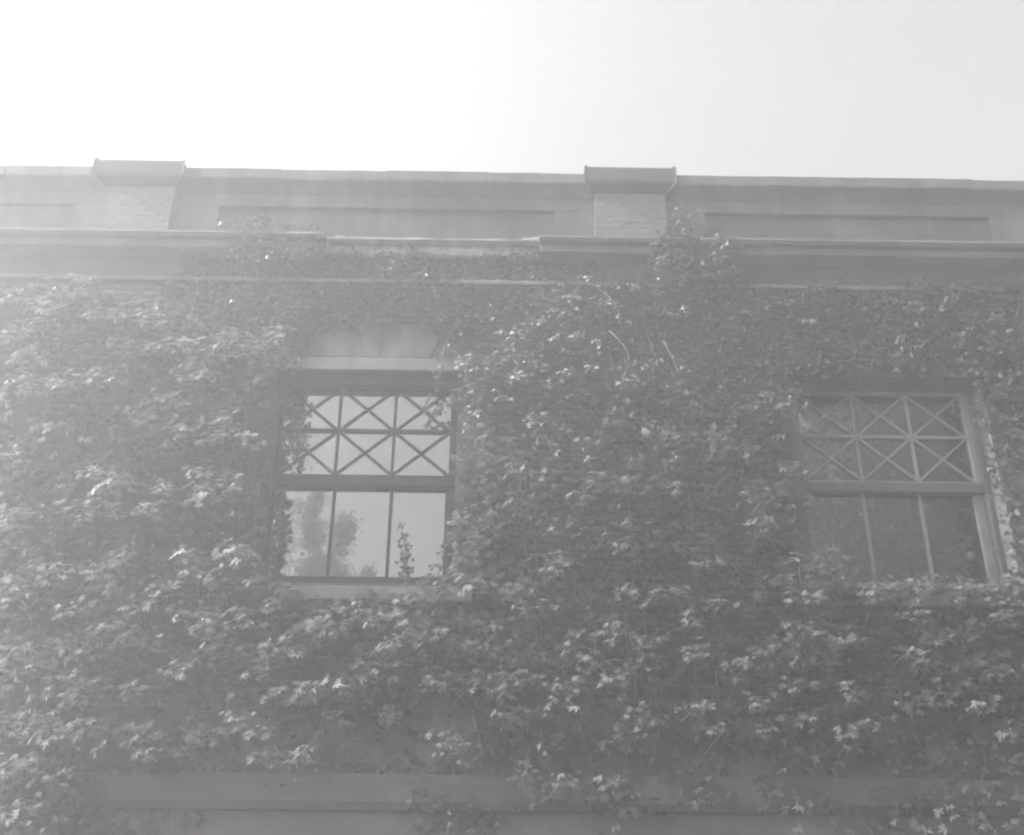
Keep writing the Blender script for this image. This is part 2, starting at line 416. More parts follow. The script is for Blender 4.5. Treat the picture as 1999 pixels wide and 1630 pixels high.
tag(link(bpy.data.objects.new('brickwork', arrays_mesh('brickwork', V, Fq, M['brick'])), bld), kind='stuff')

MB().box(X0, X1, WF - 0.004, WF + 0.012, 0.0, 3.51).build('plinth', M['plinth'], bld)
# string courses low on the wall
moulding('string_course', [(-0.28, 3.50), (-0.28, 3.64), (-0.35, 3.635), (-0.36, 3.57), (-0.33, 3.505)], X0, X1, M['band'], bld, 0.004, seed=3)
moulding('string_course', [(-0.28, 2.62), (-0.28, 2.94), (-0.37, 2.935), (-0.385, 2.86), (-0.38, 2.70), (-0.345, 2.63)], X0, X1, M['band'], bld, 0.004, seed=5)

# frieze, fillet, cornice
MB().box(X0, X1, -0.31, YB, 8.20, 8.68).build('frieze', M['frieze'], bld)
moulding('fillet_moulding', [(-0.305, 8.165), (-0.305, 8.235), (-0.355, 8.228), (-0.37, 8.205), (-0.365, 8.172)], X0, X1, M['stone'], bld, 0.003, seed=8)
bed = [(-0.305, 8.49), (-0.305, 8.62), (-0.50, 8.615), (-0.50, 8.535), (-0.47, 8.522), (-0.41, 8.515), (-0.36, 8.500), (-0.34, 8.490)]
crown = [(-0.20, 8.61), (-0.20, 8.71), (-0.585, 8.682), (-0.60, 8.672), (-0.60, 8.648), (-0.585, 8.638), (-0.57, 8.615), (-0.545, 8.600), (-0.53, 8.597)]
crown = [(-0.20, 8.621), (-0.20, 8.71), (-0.585, 8.684), (-0.60, 8.675), (-0.602, 8.650), (-0.588, 8.640), (-0.572, 8.622)]
GAP = (0.33, 2.78)
for s, (a, b) in enumerate(((X0, GAP[0]), (GAP[1], X1))):
    rg = (0, 0.05) if s == 0 else (0.05, 0)
    moulding('cornice_bed', bed, a, b, M['stone'], bld, 0.003, seed=11 + s, ragged=rg)
    moulding('cornice_crown', crown, a, b, M['stone'], bld, 0.004, seed=21 + s, ragged=rg)

# where the cornice has fallen: a thin lead ledge above torn masonry
def torn(name, x0, x1, z0, z1, ydeep, mat, seed, amp):
    nx, nz = int((x1 - x0) / 0.035), 7
    v, f = [], []
    for i in range(nx + 1):
        x = x0 + (x1 - x0) * i / nx
        cut = 0.035 * noise.noise(Vector((x * 3.1, seed, 0))) + 0.022 * noise.noise(Vector((x * 11, seed, 2)))
        for j in range(nz + 1):
            t = j / nz
            zz = z0 + cut + (z1 - z0 - cut) * t
            y = ydeep - amp * (0.5 + noise.noise(Vector((x * 6, zz * 9, seed)))) * math.sin(math.pi * (0.15 + 0.85 * t)) - 0.5 * amp * noise.noise(Vector((x * 22, zz * 25, seed)))
            if j == 0:
                y = -0.29
            v.append((x, y, zz))
    for i in range(nx):
        for j in range(nz):
            a = i * (nz + 1) + j
            f.append((a, a + nz + 1, a + nz + 2, a + 1))
    return link(bpy.data.objects.new(name, poly_mesh(name, v, f, mat)), bld)
torn('broken_masonry', GAP[0] - 0.05, GAP[1] + 0.05, 8.54, 8.688, -0.335, M['bright_stone'], 5, 0.05)
moulding('exposed_ledge', [(-0.22, 8.69), (-0.22, 8.72), (-0.43, 8.716), (-0.46, 8.712), (-0.46, 8.692)], GAP[0] - 0.1, GAP[1] + 0.06, M['bright_stone'], bld, 0.009, step=0.06, seed=31)
for i, (x, wd, h) in enumerate(((2.56, .13, .035), (2.68, .12, .05), (0.45, .12, .03))):
    o = MB().box(x, x + wd, -0.44, -0.30, 8.716, 8.716 + h).build('loose_brick', M['bright_stone'], bld)
    bevelled(o, 0.012)

# parapet with sunk panels between brick piers
PIERS = [(-2.262, -1.448), (3.392, 4.224), (9.02, 9.85)]
PANELS = [(-7.0, -2.62), (-0.94, 2.94), (4.69, 8.02), (10.3, 13.6)]
MB().box(X0, X1, -0.235, 0.12, 8.68, 9.45).build('parapet', M['stucco'], bld)
o = MB().box(X0, X1, -0.30, -0.235, 9.235, 9.43).build('parapet_band', M['stucco'], bld)
bevelled(o, 0.006)
px = [X0] + [q for p in PANELS for q in p] + [X1]
for i in range(0, len(px), 2):
    o = MB().box(px[i], px[i + 1], -0.301, -0.235, 8.70, 9.234).build('panel_stile', M['stucco'], bld)
    bevelled(o, 0.006)
cop = [(0.16, 9.40), (0.16, 9.67), (-0.465, 9.642), (-0.48, 9.628), (-0.48, 9.510), (-0.472, 9.492), (-0.440, 9.478), (-0.395, 9.462), (-0.345, 9.432), (-0.312, 9.402)]
ends = [X0] + [q for p in PIERS for q in (p[0] - 0.01, p[1] + 0.01)] + [X1]
for i in range(0, len(ends), 2):
    # coping stones, about 1.1 m each, with fine joints
    a, b = ends[i], ends[i + 1]
    k = max(1, round((b - a) / 1.15))
    for j in range(k):
        p = a + (b - a) * j / k
        q = a + (b - a) * (j + 1) / k
        dz = random.uniform(-0.006, 0.006)
        moulding('coping_stone', [(y, zz + dz) for y, zz in cop], p + 0.0015, q - 0.0015, M['stucco'], bld, 0.005, step=0.08, seed=40 + i * 9 + j)
pbv = [brick_mesh('pier_brick', 0.199, 0.0718, 0.03, M['pier_brick'], 60 + s) for s in range(5)]
for (a, b) in PIERS:
    pr = MB().box(a + 0.004, b - 0.004, -0.413, 0.14, 8.70, 9.43).build('pier', M['pier_brick'], bld)
    if a > 8:
        continue
    zz, rw = 8.702, 0
    while zz + 0.066 < 9.42:
        x = a
        lens = [0.0975] if rw % 2 else []
        while x < b - 0.03:
            wd = min(0.205, b - x)
            if rw % 2 and x == a:
                wd = 0.1025
            o = bpy.data.objects.new('brick', pbv[random.randrange(5)])
            o.location = (x, -0.42 + random.uniform(-.0015, .0015), zz)
            o.scale = ((wd - 0.004) / 0.199, 1, 1)
            link(o, pr)
            x += wd
        zz += 0.0735
        rw += 1
    cx0, cx1 = a - 0.105, b + 0.105
    v = []
    prof = [(-0.42, 9.402), (-0.455, 9.425), (-0.52, 9.452), (-0.552, 9.475), (-0.556, 9.665), (-0.535, 9.695), (0.20, 9.72), (0.20, 9.402)]
    cap = MB()
    for (y, zq) in prof:
        e = 0.0
        if zq < 9.47 and y < 0:
            e = (-0.552 - y) * -0.75
        if zq > 9.68:
            e = 0.018
        cap.v += [(cx0 + e, y, zq), (cx1 - e, y, zq)]
    k = len(prof)
    for j in range(k):
        a0, b0 = 2 * j, 2 * ((j + 1) % k)
        cap.f.append((a0, a0 + 1, b0 + 1, b0))
    cap.f.append(tuple(2 * j for j in reversed(range(k))))
    cap.f.append(tuple(2 * j + 1 for j in range(k)))
    bevelled(cap.build('pier_cap', M['cap'], bld), 0.02, 3)

# ------------------------------------------------------------------ windows
W, H = 0.6, 0.511
TOP = 7.022
def make_window(x0, sash_mat, frame_mat, seed, rail_mat):
    rr = random.Random(seed)
    win = bpy.data.objects.new('window', None)
    win.location = (x0 + 0.9, 0, 4.70)
    col.objects.link(win)
    win.parent = bld
    win.matrix_parent_inverse = Matrix.Translation(-Vector(bld.location))
    def put(mb, name, mat, bev=0.004):
        o = mb.build(name, mat, win)
        if bev:
            bevelled(o, bev, 1)
        return o
    # outer frame
    put(MB().box(x0 - 0.098, x0 - 0.045, -0.07, 0.10, 4.80, 7.088), 'frame_stile', frame_mat)
    put(MB().box(x0 + 1.875, x0 + 1.938, -0.07, 0.10, 4.80, 7.088), 'frame_stile', frame_mat)
    put(MB().box(x0 - 0.044, x0 + 1.874, -0.07, 0.10, 7.052, 7.088), 'frame_head', frame_mat)
    put(MB().box(x0 - 0.098, x0 + 1.938, -0.09, 0.12, 4.705, 4.798), 'bottom_rail', frame_mat)
    # upper sash
    put(MB().box(x0 - 0.043, x0 - 0.002, -0.045, 0.02, 5.99, 7.05), 'sash_stile', sash_mat)
    put(MB().box(x0 + 1.802, x0 + 1.873, -0.045, 0.02, 5.99, 7.05), 'sash_stile', sash_mat)
    put(MB().box(x0 - 0.001, x0 + 1.801, -0.045, 0.02, 7.018, 7.05), 'sash_rail', sash_mat)
    put(MB().box(x0 - 0.043, x0 + 1.873, -0.05, 0.07, 5.868, 5.966), 'meeting_rail', rail_mat)
    put(MB().box(x0 - 0.043, x0 + 1.873, -0.053, 0.06, 5.967, 5.988), 'rail_capping', sash_mat)
    # lattice of the upper sash: upright and level bars, then crosses
    for i in (1, 2):
        put(MB().bar((x0 + i * W, 5.99), (x0 + i * W, 7.018), 0.028, -0.030, 0.012), 'glazing_bar', sash_mat, 0.003)
    put(MB().bar((x0, TOP - H), (x0 + 3 * W, TOP - H), 0.034, -0.034, 0.013), 'glazing_bar', sash_mat, 0.003)
    for i in range(3):
        for j in range(2):
            a = (x0 + i * W, TOP - j * H)
            b = (x0 + (i + 1) * W, TOP - (j + 1) * H)
            k = 0.965
            cxm, czm = (a[0] + b[0]) / 2, (a[1] + b[1]) / 2
            hw, hh = W / 2 * k, H / 2 * k
            put(MB().bar((cxm - hw, czm + hh), (cxm + hw, czm - hh), 0.025, -0.026, 0.011), 'diagonal_bar', sash_mat, 0.003)
            put(MB().bar((cxm - hw, czm - hh), (cxm + hw, czm + hh), 0.024, -0.023, 0.010), 'diagonal_bar', sash_mat, 0.003)
            # four three-cornered panes
            C4 = [(a[0], a[1]), (b[0], a[1]), (b[0], b[1]), (a[0], b[1])]
            for q in range(4):
                p, r = C4[q], C4[(q + 1) % 4]
                tri = [p, r, (cxm, czm)]
                tx, tz = rr.uniform(-.003, .003), rr.uniform(-.003, .003)
                gx, gz = sum(t[0] for t in tri) / 3, sum(t[1] for t in tri) / 3
                mb = MB()
                for y in (0.0, 0.004):
                    mb.v += [(t[0], y + tx * (t[0] - gx) + tz * (t[1] - gz), t[1]) for t in tri]
                mb.f = [(0, 2, 1), (3, 4, 5), (0, 1, 4, 3), (1, 2, 5, 4), (2, 0, 3, 5)]
                mb.build('pane', M['glass'], win)
    # lower sash
    put(MB().box(x0 - 0.043, x0 - 0.012, 0.022, 0.08, 4.80, 5.867), 'sash_stile', sash_mat)
    put(MB().box(x0 + 1.772, x0 + 1.873, 0.022, 0.08, 4.80, 5.867), 'sash_stile', sash_mat)
    put(MB().box(x0 - 0.011, x0 + 1.771, 0.022, 0.08, 4.80, 4.900), 'sash_rail', sash_mat)
    for i in (1, 2):
        put(MB().bar((x0 + i * W + 0.005, 4.901), (x0 + i * W + 0.005, 5.867), 0.034, 0.026, 0.07), 'glazing_bar', sash_mat, 0.003)
    for i in range(3):
        a, b = x0 - 0.011 + i * 0.594, x0 - 0.011 + (i + 1) * 0.594
        tx, tz = rr.uniform(-.002, .002), rr.uniform(-.002, .002)
        mb = MB()
        for y in (0.05, 0.054):
            mb.v += [(u, y + tx * (u - a) + tz * (v_ - 5.4), v_) for u, v_ in ((a, 4.89), (b, 4.89), (b, 5.868), (a, 5.868))]
        mb.f = [(0, 1, 2, 3), (7, 6, 5, 4), (0, 4, 5, 1), (1, 5, 6, 2), (2, 6, 7, 3), (3, 7, 4, 0)]
        mb.build('pane', M['glass'], win)
    return win
win_a = make_window(0.0, M['dark_paint'], M['frame_paint'], 1, M['dark_paint'])
win_a['label'] = 'dark framed window with crossed bars, reflecting bright sky'
win_b = make_window(5.582, M['pale_paint'], M['frame_paint'], 2, M['frame_paint'])
win_b['label'] = 'grey framed window with crossed bars, dark glass'

for x0 in (0.0, 5.582):
    # lintel, flat arch of splayed stones, sill
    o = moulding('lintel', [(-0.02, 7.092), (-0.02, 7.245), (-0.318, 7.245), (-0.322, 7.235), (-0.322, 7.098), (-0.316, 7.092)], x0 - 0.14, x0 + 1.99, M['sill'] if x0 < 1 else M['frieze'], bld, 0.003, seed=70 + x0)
    cxm, n = x0 + 0.92, 7
    for i in range(n):
        t0, t1 = i / n - 0.5, (i + 1) / n - 0.5
        b0, b1 = cxm + t0 * 1.30, cxm + t1 * 1.30
        a0, a1 = cxm + t0 * 1.62, cxm + t1 * 1.62
        zt = 7.66 if i != 3 else 7.72
        g = 0.001
        yf = -0.318 if i != 3 else -0.324
        mb = MB()
        for y in (yf, -0.20):
            mb.v += [(b0 + g, y, 7.252), (b1 - g, y, 7.252), (a1 - g, y, zt), (a0 + g, y, zt)]
        mb.f = [(0, 1, 2, 3), (7, 6, 5, 4), (4, 5, 1, 0), (5, 6, 2, 1), (6, 7, 3, 2), (7, 4, 0, 3)]
        bevelled(mb.build('voussoir', M['stained'], bld), 0.003)
    moulding('window_sill', [(-0.02, 4.53), (-0.02, 4.704), (-0.10, 4.704), (-0.40, 4.672), (-0.415, 4.662), (-0.415, 4.545), (-0.40, 4.53)], x0 - 0.25, x0 + 2.09, M['sill'], bld, 0.004, seed=80 + x0)

# ------------------------------------------------------------------ leaves
def palmate(seed):
    """creeper leaf of five leaflets; normal +z, pointing along +x, unit size"""
    r = random.Random(seed)
    v, f = [], []
    for k, a in enumerate((-78, -38, 0, 38, 78)):
        a = math.radians(a + r.uniform(-8, 8))
        l = (0.62, 0.88, 1.0, 0.88, 0.62)[k] * r.uniform(0.88, 1.08)
        wd = l * r.uniform(0.14, 0.19)
        dr = r.uniform(0.02, 0.30)
        c, s = math.cos(a), math.sin(a)
        n = len(v)
        for (u, t, z) in ((0.06, 0, 0), (0.52 * l, wd, 0.03 - dr * 0.22 * l), (0.50 * l, 0, -0.06 * l - dr * 0.22 * l), (0.52 * l, -wd, 0.03 - dr * 0.22 * l), (l, r.uniform(-.06, .06), -dr * l)):
            v.append((u * c - t * s, u * s + t * c, z))
        f += [(n, n + 2, n + 1), (n, n + 3, n + 2), (n + 1, n + 2, n + 4), (n + 2, n + 3, n + 4)]
    return np.array(v), np.array(f)

def lobed(seed):
    """three-lobed ivy leaf"""
    r = random.Random(seed)
    pts = [(-0.12, 0.0), (-0.22, 0.30), (0.10, 0.56), (0.26, 0.30), (0.85, 0.02), (0.26, -0.30), (0.10, -0.56), (-0.22, -0.30)]
    v = [(0.15, 0, -0.02)]
    for (x, y) in pts:
        x += r.uniform(-.05, .05); y += r.uniform(-.05, .05)
        v.append((x, y, -0.22 * (x - .1) ** 2 * (1 if x > 0 else .3) + 0.10 * abs(y) - r.uniform(0, .06)))
    n = len(pts)
    f = [(0, 1 + (i + 1) % n, 1 + i) for i in range(n)]
    f = [(a, c, b) for a, b, c in f]
    return np.array(v), np.array(f)

CREEPER = [palmate(s) for s in range(8)]
IVY = [lobed(s) for s in range(8)]

def frames(n, t):
    n = n / np.linalg.norm(n, axis=1, keepdims=True)
    t = t - n * np.sum(n * t, axis=1, keepdims=True)
    t /= np.linalg.norm(t, axis=1, keepdims=True)
    b = np.cross(n, t)
    return np.stack([t, b, n], axis=2)          # columns

def leaf_cloud(shapes, pos, R, s, kind):
    """one mesh of many leaves"""
    Vs, Fs, Ts, off = [], [], [], 0
    tone = rng.random(len(pos))
    for k, (v, f) in enumerate(shapes):
        idx = np.where(kind == k)[0]
        if not len(idx):
            continue
        P = np.einsum('nij,vj->nvi', R[idx], v) * s[idx][:, None, None] + pos[idx][:, None, :]
        m = len(v)
        Vs.append(P.reshape(-1, 3))
        Fs.append((np.arange(len(idx))[:, None, None] * m + f[None]).reshape(-1, 3) + off)
        Ts.append(np.repeat(tone[idx], m))
        off += len(idx) * m
    return np.concatenate(Vs), np.concatenate(Fs), np.concatenate(Ts)

def shape_meshes(shapes, mat):
    return [arrays_mesh('leaf', v, f, mat, tone=np.zeros(len(v))) for v, f in shapes]
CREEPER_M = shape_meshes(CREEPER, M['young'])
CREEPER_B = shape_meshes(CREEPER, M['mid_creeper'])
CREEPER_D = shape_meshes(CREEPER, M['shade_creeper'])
IVY_M = shape_meshes(IVY, M['young_ivy'])
IVY_OLD = shape_meshes(IVY, M['ivy'])

def inside(poly, x, z):
    c = np.zeros(len(x), bool)
    n = len(poly)
    for i in range(n):
        x1, z1 = poly[i]; x2, z2 = poly[(i + 1) % n]
        hit = (z1 > z) != (z2 > z)
        with np.errstate(divide='ignore', invalid='ignore'):
            xi = (x2 - x1) * (z - z1) / (z2 - z1 + 1e-12) + x1
        c ^= hit & (x < xi)
    return c

def scatter(poly, density, wobble=0.12):
    p = np.array(poly)
    lo, hi = p.min(0) - .2, p.max(0) + .2
    n = int((hi - lo).prod() * density)
    q = rng.random((n, 2)) * (hi - lo) + lo
    d = np.array([noise.noise_vector(Vector((a * 2.3, 0.7, b * 2.3))) for a, b in q])
    d2 = rng.normal(0, 0.05, (n, 2))
    k = inside(poly, q[:, 0] + d[:, 0] * wobble + d2[:, 0], q[:, 1] + d[:, 2] * wobble + d2[:, 1])
    return q[k]

def in_opening(p, margin=0.0):
    k = np.zeros(len(p), bool)
    for (a, b, c, d) in OPEN:
        k |= (p[:, 0] > a + margin) & (p[:, 0] < b - margin) & (p[:, 2] > c + margin) & (p[:, 2] < d - margin)
    return k

def mass(name, label, key, shapes, meshes, mat, density, size, thick, sprays=(), spray_size=(0.07, 0.11), out=(0.22, 0.42), single=300, base=None, face=WF, stems=5, group=None, margin=0.10):
    poly = OUTLINES[key]
    P = np.array(poly)
    x_mid = float(P[:, 0].mean())
    t = thing(name, (x_mid, WF, base if base is not None else float(P[:, 1].min())), label, 'creeper', group)
    q = scatter(poly, density)
    n = len(q)
    relief = np.array([0.5 + 0.9 * noise.noise(Vector((a * 1.5, 3.3, b * 2.1))) + 0.45 * noise.noise(Vector((a * 4.1, 1.3, b * 5.2))) for a, b in q]).clip(0.05, 1.3)
    depth = thick[0] + (thick[1] - thick[0]) * relief * rng.random(n) ** 0.6
    pos = np.stack([q[:, 0], face - depth, q[:, 1]], 1)
    nrm = np.stack([rng.normal(0, .45, n), -0.75 + rng.normal(0, .28, n), 0.60 + rng.normal(0, .32, n)], 1)
    tip = np.stack([rng.normal(0, .9, n), -0.5 + rng.normal(0, .3, n), -0.55 + rng.normal(0, .35, n)], 1)
    sc = rng.uniform(size[0], size[1], n)
    sp_pos, sp_n, sp_t, sp_s = [], [], [], []
    for (x, z, r) in sprays:
        k = int(6 + (r / 0.2) ** 2 * 27)
        d = rng.uniform(out[0], out[1])
        e = rng.normal(0, 1, (k, 3)); e /= np.linalg.norm(e, axis=1, keepdims=True)
        e *= rng.random((k, 1)) ** 0.45
        c = np.array([x, face - thick[0] - d, z])
        lean = rng.normal(0, 0.35)
        off = e * np.array([r * 1.0, r * 0.5, r * 0.55])
        off[:, 2] += off[:, 0] * lean * 0.6
        p = c + off
        nn = np.stack([e[:, 0] * .35 + rng.normal(-0.12, .32, k), -0.52 + e[:, 1] * .2 + rng.normal(0, .28, k), 0.82 + e[:, 2] * .15 + rng.normal(0, .15, k)], 1)
        tt = np.stack([e[:, 0] * 1.2 + rng.normal(0, .9, k), -0.5 + rng.normal(0, .5, k), -0.1 + e[:, 2] * .7 + rng.normal(0, .35, k)], 1)
        sp_pos.append(p); sp_n.append(nn); sp_t.append(tt); sp_s.append(rng.uniform(spray_size[0], spray_size[1], k) * rng.choice([0.55, 0.75, 1.0, 1.0], k))
        # the shoot that carries it
        if r > 0.1 and key != 'top':
            root = (x + rng.uniform(-.15, .15), face - 0.03, z - rng.uniform(0.05, 0.25))
            mid = (x + rng.uniform(-.05, .05), face - 0.5 * d - thick[0], z - 0.02)
            SHOOTS.append((t, [root, mid, (x, c[1] - 0.3 * r, z - 0.02)]))
    single_from = None
    if sp_pos:
        A, B, C_, D = map(np.concatenate, (sp_pos, sp_n, sp_t, sp_s))
    else:
        A, B, C_, D = pos[:0], nrm[:0], tip[:0], sc[:0]
    # the leaves that show largest become single leaves
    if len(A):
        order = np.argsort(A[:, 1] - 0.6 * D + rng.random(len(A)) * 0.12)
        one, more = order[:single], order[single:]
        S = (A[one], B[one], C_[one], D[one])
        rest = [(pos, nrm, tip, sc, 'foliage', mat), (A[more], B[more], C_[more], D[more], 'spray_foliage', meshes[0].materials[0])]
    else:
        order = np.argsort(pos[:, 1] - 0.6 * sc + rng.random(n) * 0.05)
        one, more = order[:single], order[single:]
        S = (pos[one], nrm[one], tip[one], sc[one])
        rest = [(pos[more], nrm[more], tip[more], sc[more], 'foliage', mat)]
    for p_, n_, t_, s_, nm, mt in rest:
        keep = ~in_opening(p_, margin)
        p_, n_, t_, s_ = p_[keep], n_[keep], t_[keep], s_[keep]
        if len(p_):
            v, f, tn = leaf_cloud(shapes, p_, frames(n_, t_), s_, rng.integers(0, len(shapes), len(p_)))
            tag(link(bpy.data.objects.new(nm, arrays_mesh(nm, v, f, mt, tone=tn)), t), kind='stuff')
    if len(S[0]):
        R = frames(S[1], S[2])
        for i in range(len(S[0])):
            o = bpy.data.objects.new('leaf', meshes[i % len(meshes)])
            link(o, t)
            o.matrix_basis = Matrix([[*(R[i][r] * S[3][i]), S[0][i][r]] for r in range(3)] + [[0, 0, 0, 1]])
    # climbing stems close to the wall
    lo, hi = P.min(0), P.max(0)
    for k in range(stems):
        x = lo[0] + (hi[0] - lo[0]) * (k + 0.5) / stems + random.uniform(-.2, .2)
        zs = lo[1] + (hi[1] - lo[1]) * np.linspace(0.0, 0.9, 6)
        pts = []
        for zz in zs:
            x += random.uniform(-.14, .14)
            pts.append((x, face - 0.02 - random.uniform(0, .03), zz))
        if in_opening(np.array(pts), -0.02).any() or not inside(poly, np.array([p[0] for p in pts[1:5]]), np.array([p[2] for p in pts[1:5]])).all():
            continue
        tube('stem', pts, 0.014, 0.006, M['stem'], t)
    return t

OUTLINES['overright'] = [(5.13, 8.15), (8.54, 8.34), (8.4, 7.2), (7.45, 7.12), (6.9, 7.2), (6.2, 7.14), (5.5, 7.10), (5.77, 7.76)]
OUTLINES['edge'] = [(7.32, 7.35), (9.6, 7.5), (9.6, 3.9), (7.35, 4.5), (7.36, 5.6), (7.36, 6.6)]
OUTLINES['skirt'] = [(-1.6, 3.0), (-0.6, 3.2), (0.4, 3.6), (1.4, 3.55), (2.2, 3.5), (2.6, 2.9), (2.2, 2.2), (1.2, 2.75), (0.2, 2.75), (-0.6, 2.3), (-1.8, 2.2)]
SPRAYS['right'] += [(5.62, 4.72, .16), (5.9, 4.68, .16), (6.2, 4.66, .17), (6.5, 4.70, .16), (6.8, 4.66, .17), (7.1, 4.70, .17), (7.4, 4.7, .17)]
SPRAYS['below'] += [(-.35, 3.12, .12), (.25, 3.25, .13), (.9, 3.38, .14), (1.4, 3.42, .12), (.55, 3.02, .1)]
OUTLINES['lower'] = [(2.0, 3.35), (3.1, 3.15), (4.5, 3.4), (5.7, 3.2), (6.5, 3.45), (8.2, 3.5), (8.2, 2.2), (6.0, 2.2), (4.6, 2.75), (3.6, 2.55), (2.6, 2.7)]
SPRAYS['left'] += [(-0.12, 7.20, .14), (0.02, 7.12, .10), (-0.02, 7.26, .12), (-0.05, 7.40, .15)]
SPRAYS['below'] += [(-0.10, 4.62, .14), (0.10, 4.60, .14), (0.30, 4.58, .12), (0.46, 4.56, .10), (1.60, 4.60, .10), (1.78, 4.64, .13), (1.95, 4.66, .15), (2.08, 4.6, .14)]
SPRAYS['top'] += [(1.93, 7.14, .12), (2.02, 7.22, .13), (1.90, 7.05, .08), (2.06, 7.08, .12)]
SHOOTS = []
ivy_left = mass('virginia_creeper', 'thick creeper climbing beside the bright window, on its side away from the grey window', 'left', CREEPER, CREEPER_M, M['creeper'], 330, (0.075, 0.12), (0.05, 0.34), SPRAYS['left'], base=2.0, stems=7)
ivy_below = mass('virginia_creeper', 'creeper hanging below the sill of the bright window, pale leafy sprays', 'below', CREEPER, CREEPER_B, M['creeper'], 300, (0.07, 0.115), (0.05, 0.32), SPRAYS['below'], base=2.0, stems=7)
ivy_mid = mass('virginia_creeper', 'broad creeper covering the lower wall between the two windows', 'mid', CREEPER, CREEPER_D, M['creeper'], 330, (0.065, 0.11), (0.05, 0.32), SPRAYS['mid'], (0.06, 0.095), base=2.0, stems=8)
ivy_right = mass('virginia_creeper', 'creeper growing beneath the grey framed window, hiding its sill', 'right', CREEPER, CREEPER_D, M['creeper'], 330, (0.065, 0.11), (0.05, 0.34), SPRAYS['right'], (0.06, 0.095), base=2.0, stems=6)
ivy_top = mass('ivy', 'small leaved ivy with glinting leaves between the windows below the pier', 'top', IVY, IVY_M, M['ivy'], 700, (0.04, 0.075), (0.03, 0.22), SPRAYS['top'], (0.045, 0.075), (0.06, 0.2), stems=7)
ivy_frieze = mass('ivy', 'fine thin ivy spread over the frieze above the bright window', 'frieze', IVY, IVY_OLD, M['ivy'], 900, (0.035, 0.065), (0.02, 0.13), stems=4)
ivy_over = mass('ivy', 'dim sparse ivy on the wall above the grey framed window', 'overright', IVY, IVY_OLD, M['ivy'], 900, (0.045, 0.08), (0.03, 0.17), stems=3)
ivy_edge = mass('ivy', 'dark ivy on the wall past the outer jamb of the grey framed window', 'edge', IVY, IVY_OLD, M['ivy'], 700, (0.05, 0.085), (0.03, 0.2), stems=2, margin=0.2)
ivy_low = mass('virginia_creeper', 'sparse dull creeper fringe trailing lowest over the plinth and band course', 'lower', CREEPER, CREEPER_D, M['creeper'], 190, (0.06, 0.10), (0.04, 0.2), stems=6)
ivy_skirt = mass('ivy', 'thin dark ivy clinging to the smooth plinth below the bright window', 'skirt', IVY, IVY_OLD, M['ivy'], 330, (0.04, 0.075), (0.01, 0.10), stems=5)
tuft_a = mass('ivy', 'ivy tuft climbing over the cornice edge beside the broken gap', 'tuftl', IVY, IVY_OLD, M['ivy'], 900, (0.035, 0.065), (0.0, 0.10), single=150, face=-0.55, stems=0)
tuft_b = mass('ivy', 'ivy tuft climbing past the cornice at the foot of the brick pier', 'tuftr', IVY, IVY_OLD, M['ivy'], 800, (0.04, 0.07), (0.0, 0.14), single=150, face=-0.55, stems=0)
for t, pts in SHOOTS:
    tube('shoot', pts, 0.007, 0.003, M['stem'], t, 4)

# pale bare stems that show
for t, pts in ((ivy_top, [(3.93, -.45, 8.72), (3.97, -.36, 8.58), (4.00, -.36, 8.42), (4.06, -.37, 8.30), (4.07, -.40, 8.16)]),
               (ivy_top, [(4.08, -.45, 8.72), (4.05, -.37, 8.60), (4.06, -.37, 8.45), (4.08, -.38, 8.28)]),
               (ivy_top, [(3.50, -.52, 7.50), (3.56, -.60, 7.38), (3.66, -.62, 7.22), (3.68, -.62, 7.05), (3.61, -.60, 6.85), (3.58, -.55, 6.7)]),
               (ivy_top, [(4.08, -.5, 7.40), (4.12, -.58, 7.22), (4.18, -.58, 7.05), (4.21, -.57, 6.9)]),
               (ivy_top, [(3.28, -.42, 8.20), (3.42, -.52, 8.02), (3.56, -.54, 7.86), (3.62, -.52, 7.72)]),
               (ivy_top, [(2.46, -.44, 7.20), (2.52, -.52, 7.05), (2.44, -.52, 6.9), (2.45, -.5, 6.75)]),
               (ivy_below, [(0.45, -.58, 3.95), (0.68, -.62, 4.08), (0.92, -.62, 4.16), (1.05, -.58, 4.28)]),
               (ivy_below, [(1.15, -.50, 3.75), (1.20, -.58, 3.92), (1.32, -.60, 4.10), (1.36, -.55, 4.28)]),
               (ivy_below, [(-.55, -.45, 3.32), (-.38, -.52, 3.22), (-.22, -.52, 3.05), (-.15, -.48, 2.94)])):
    tube('stem', pts, 0.005, 0.003, M['stem'], t)

# single strands across the glass
def strand(label, pts, n, size, spread, name='ivy_strand'):
    t = thing(name, tuple(pts[0]), label, 'ivy strand')
    tube('stem', pts, 0.005, 0.002, M['stem'], t, 4)
    P = np.array(pts)
    seg = np.linspace(0, len(P) - 1.001, n)
    for i, s in enumerate(seg):
        k = int(s)
        p = P[k] + (P[k + 1] - P[k]) * (s - k)
        g = 1 - 0.45 * i / n
        p = p + np.array([rng.normal(0, spread * g), -abs(rng.normal(0.02, .015)), rng.normal(0, spread * .4)])
        nn = np.array([[rng.normal(0, .35), -1.0, rng.normal(.25, .25)]])
        tt = np.array([[rng.normal(0, .6), -.1, -0.8 + rng.normal(0, .2)]])
        R = frames(nn, tt)[0] * size * g * rng.uniform(.8, 1.2)
        o = bpy.data.objects.new('leaf', IVY_OLD[i % 8])
        link(o, t)
        o.matrix_basis = Matrix([[*R[r], p[r]] for r in range(3)] + [[0, 0, 0, 1]])
    return t
strand('tall leafy ivy shoot standing up across the lower pane of the bright window', [(1.44, -.12, 4.66), (1.42, -.12, 4.85), (1.40, -.12, 5.05), (1.37, -.11, 5.25), (1.335, -.10, 5.44)], 46, 0.058, 0.045)
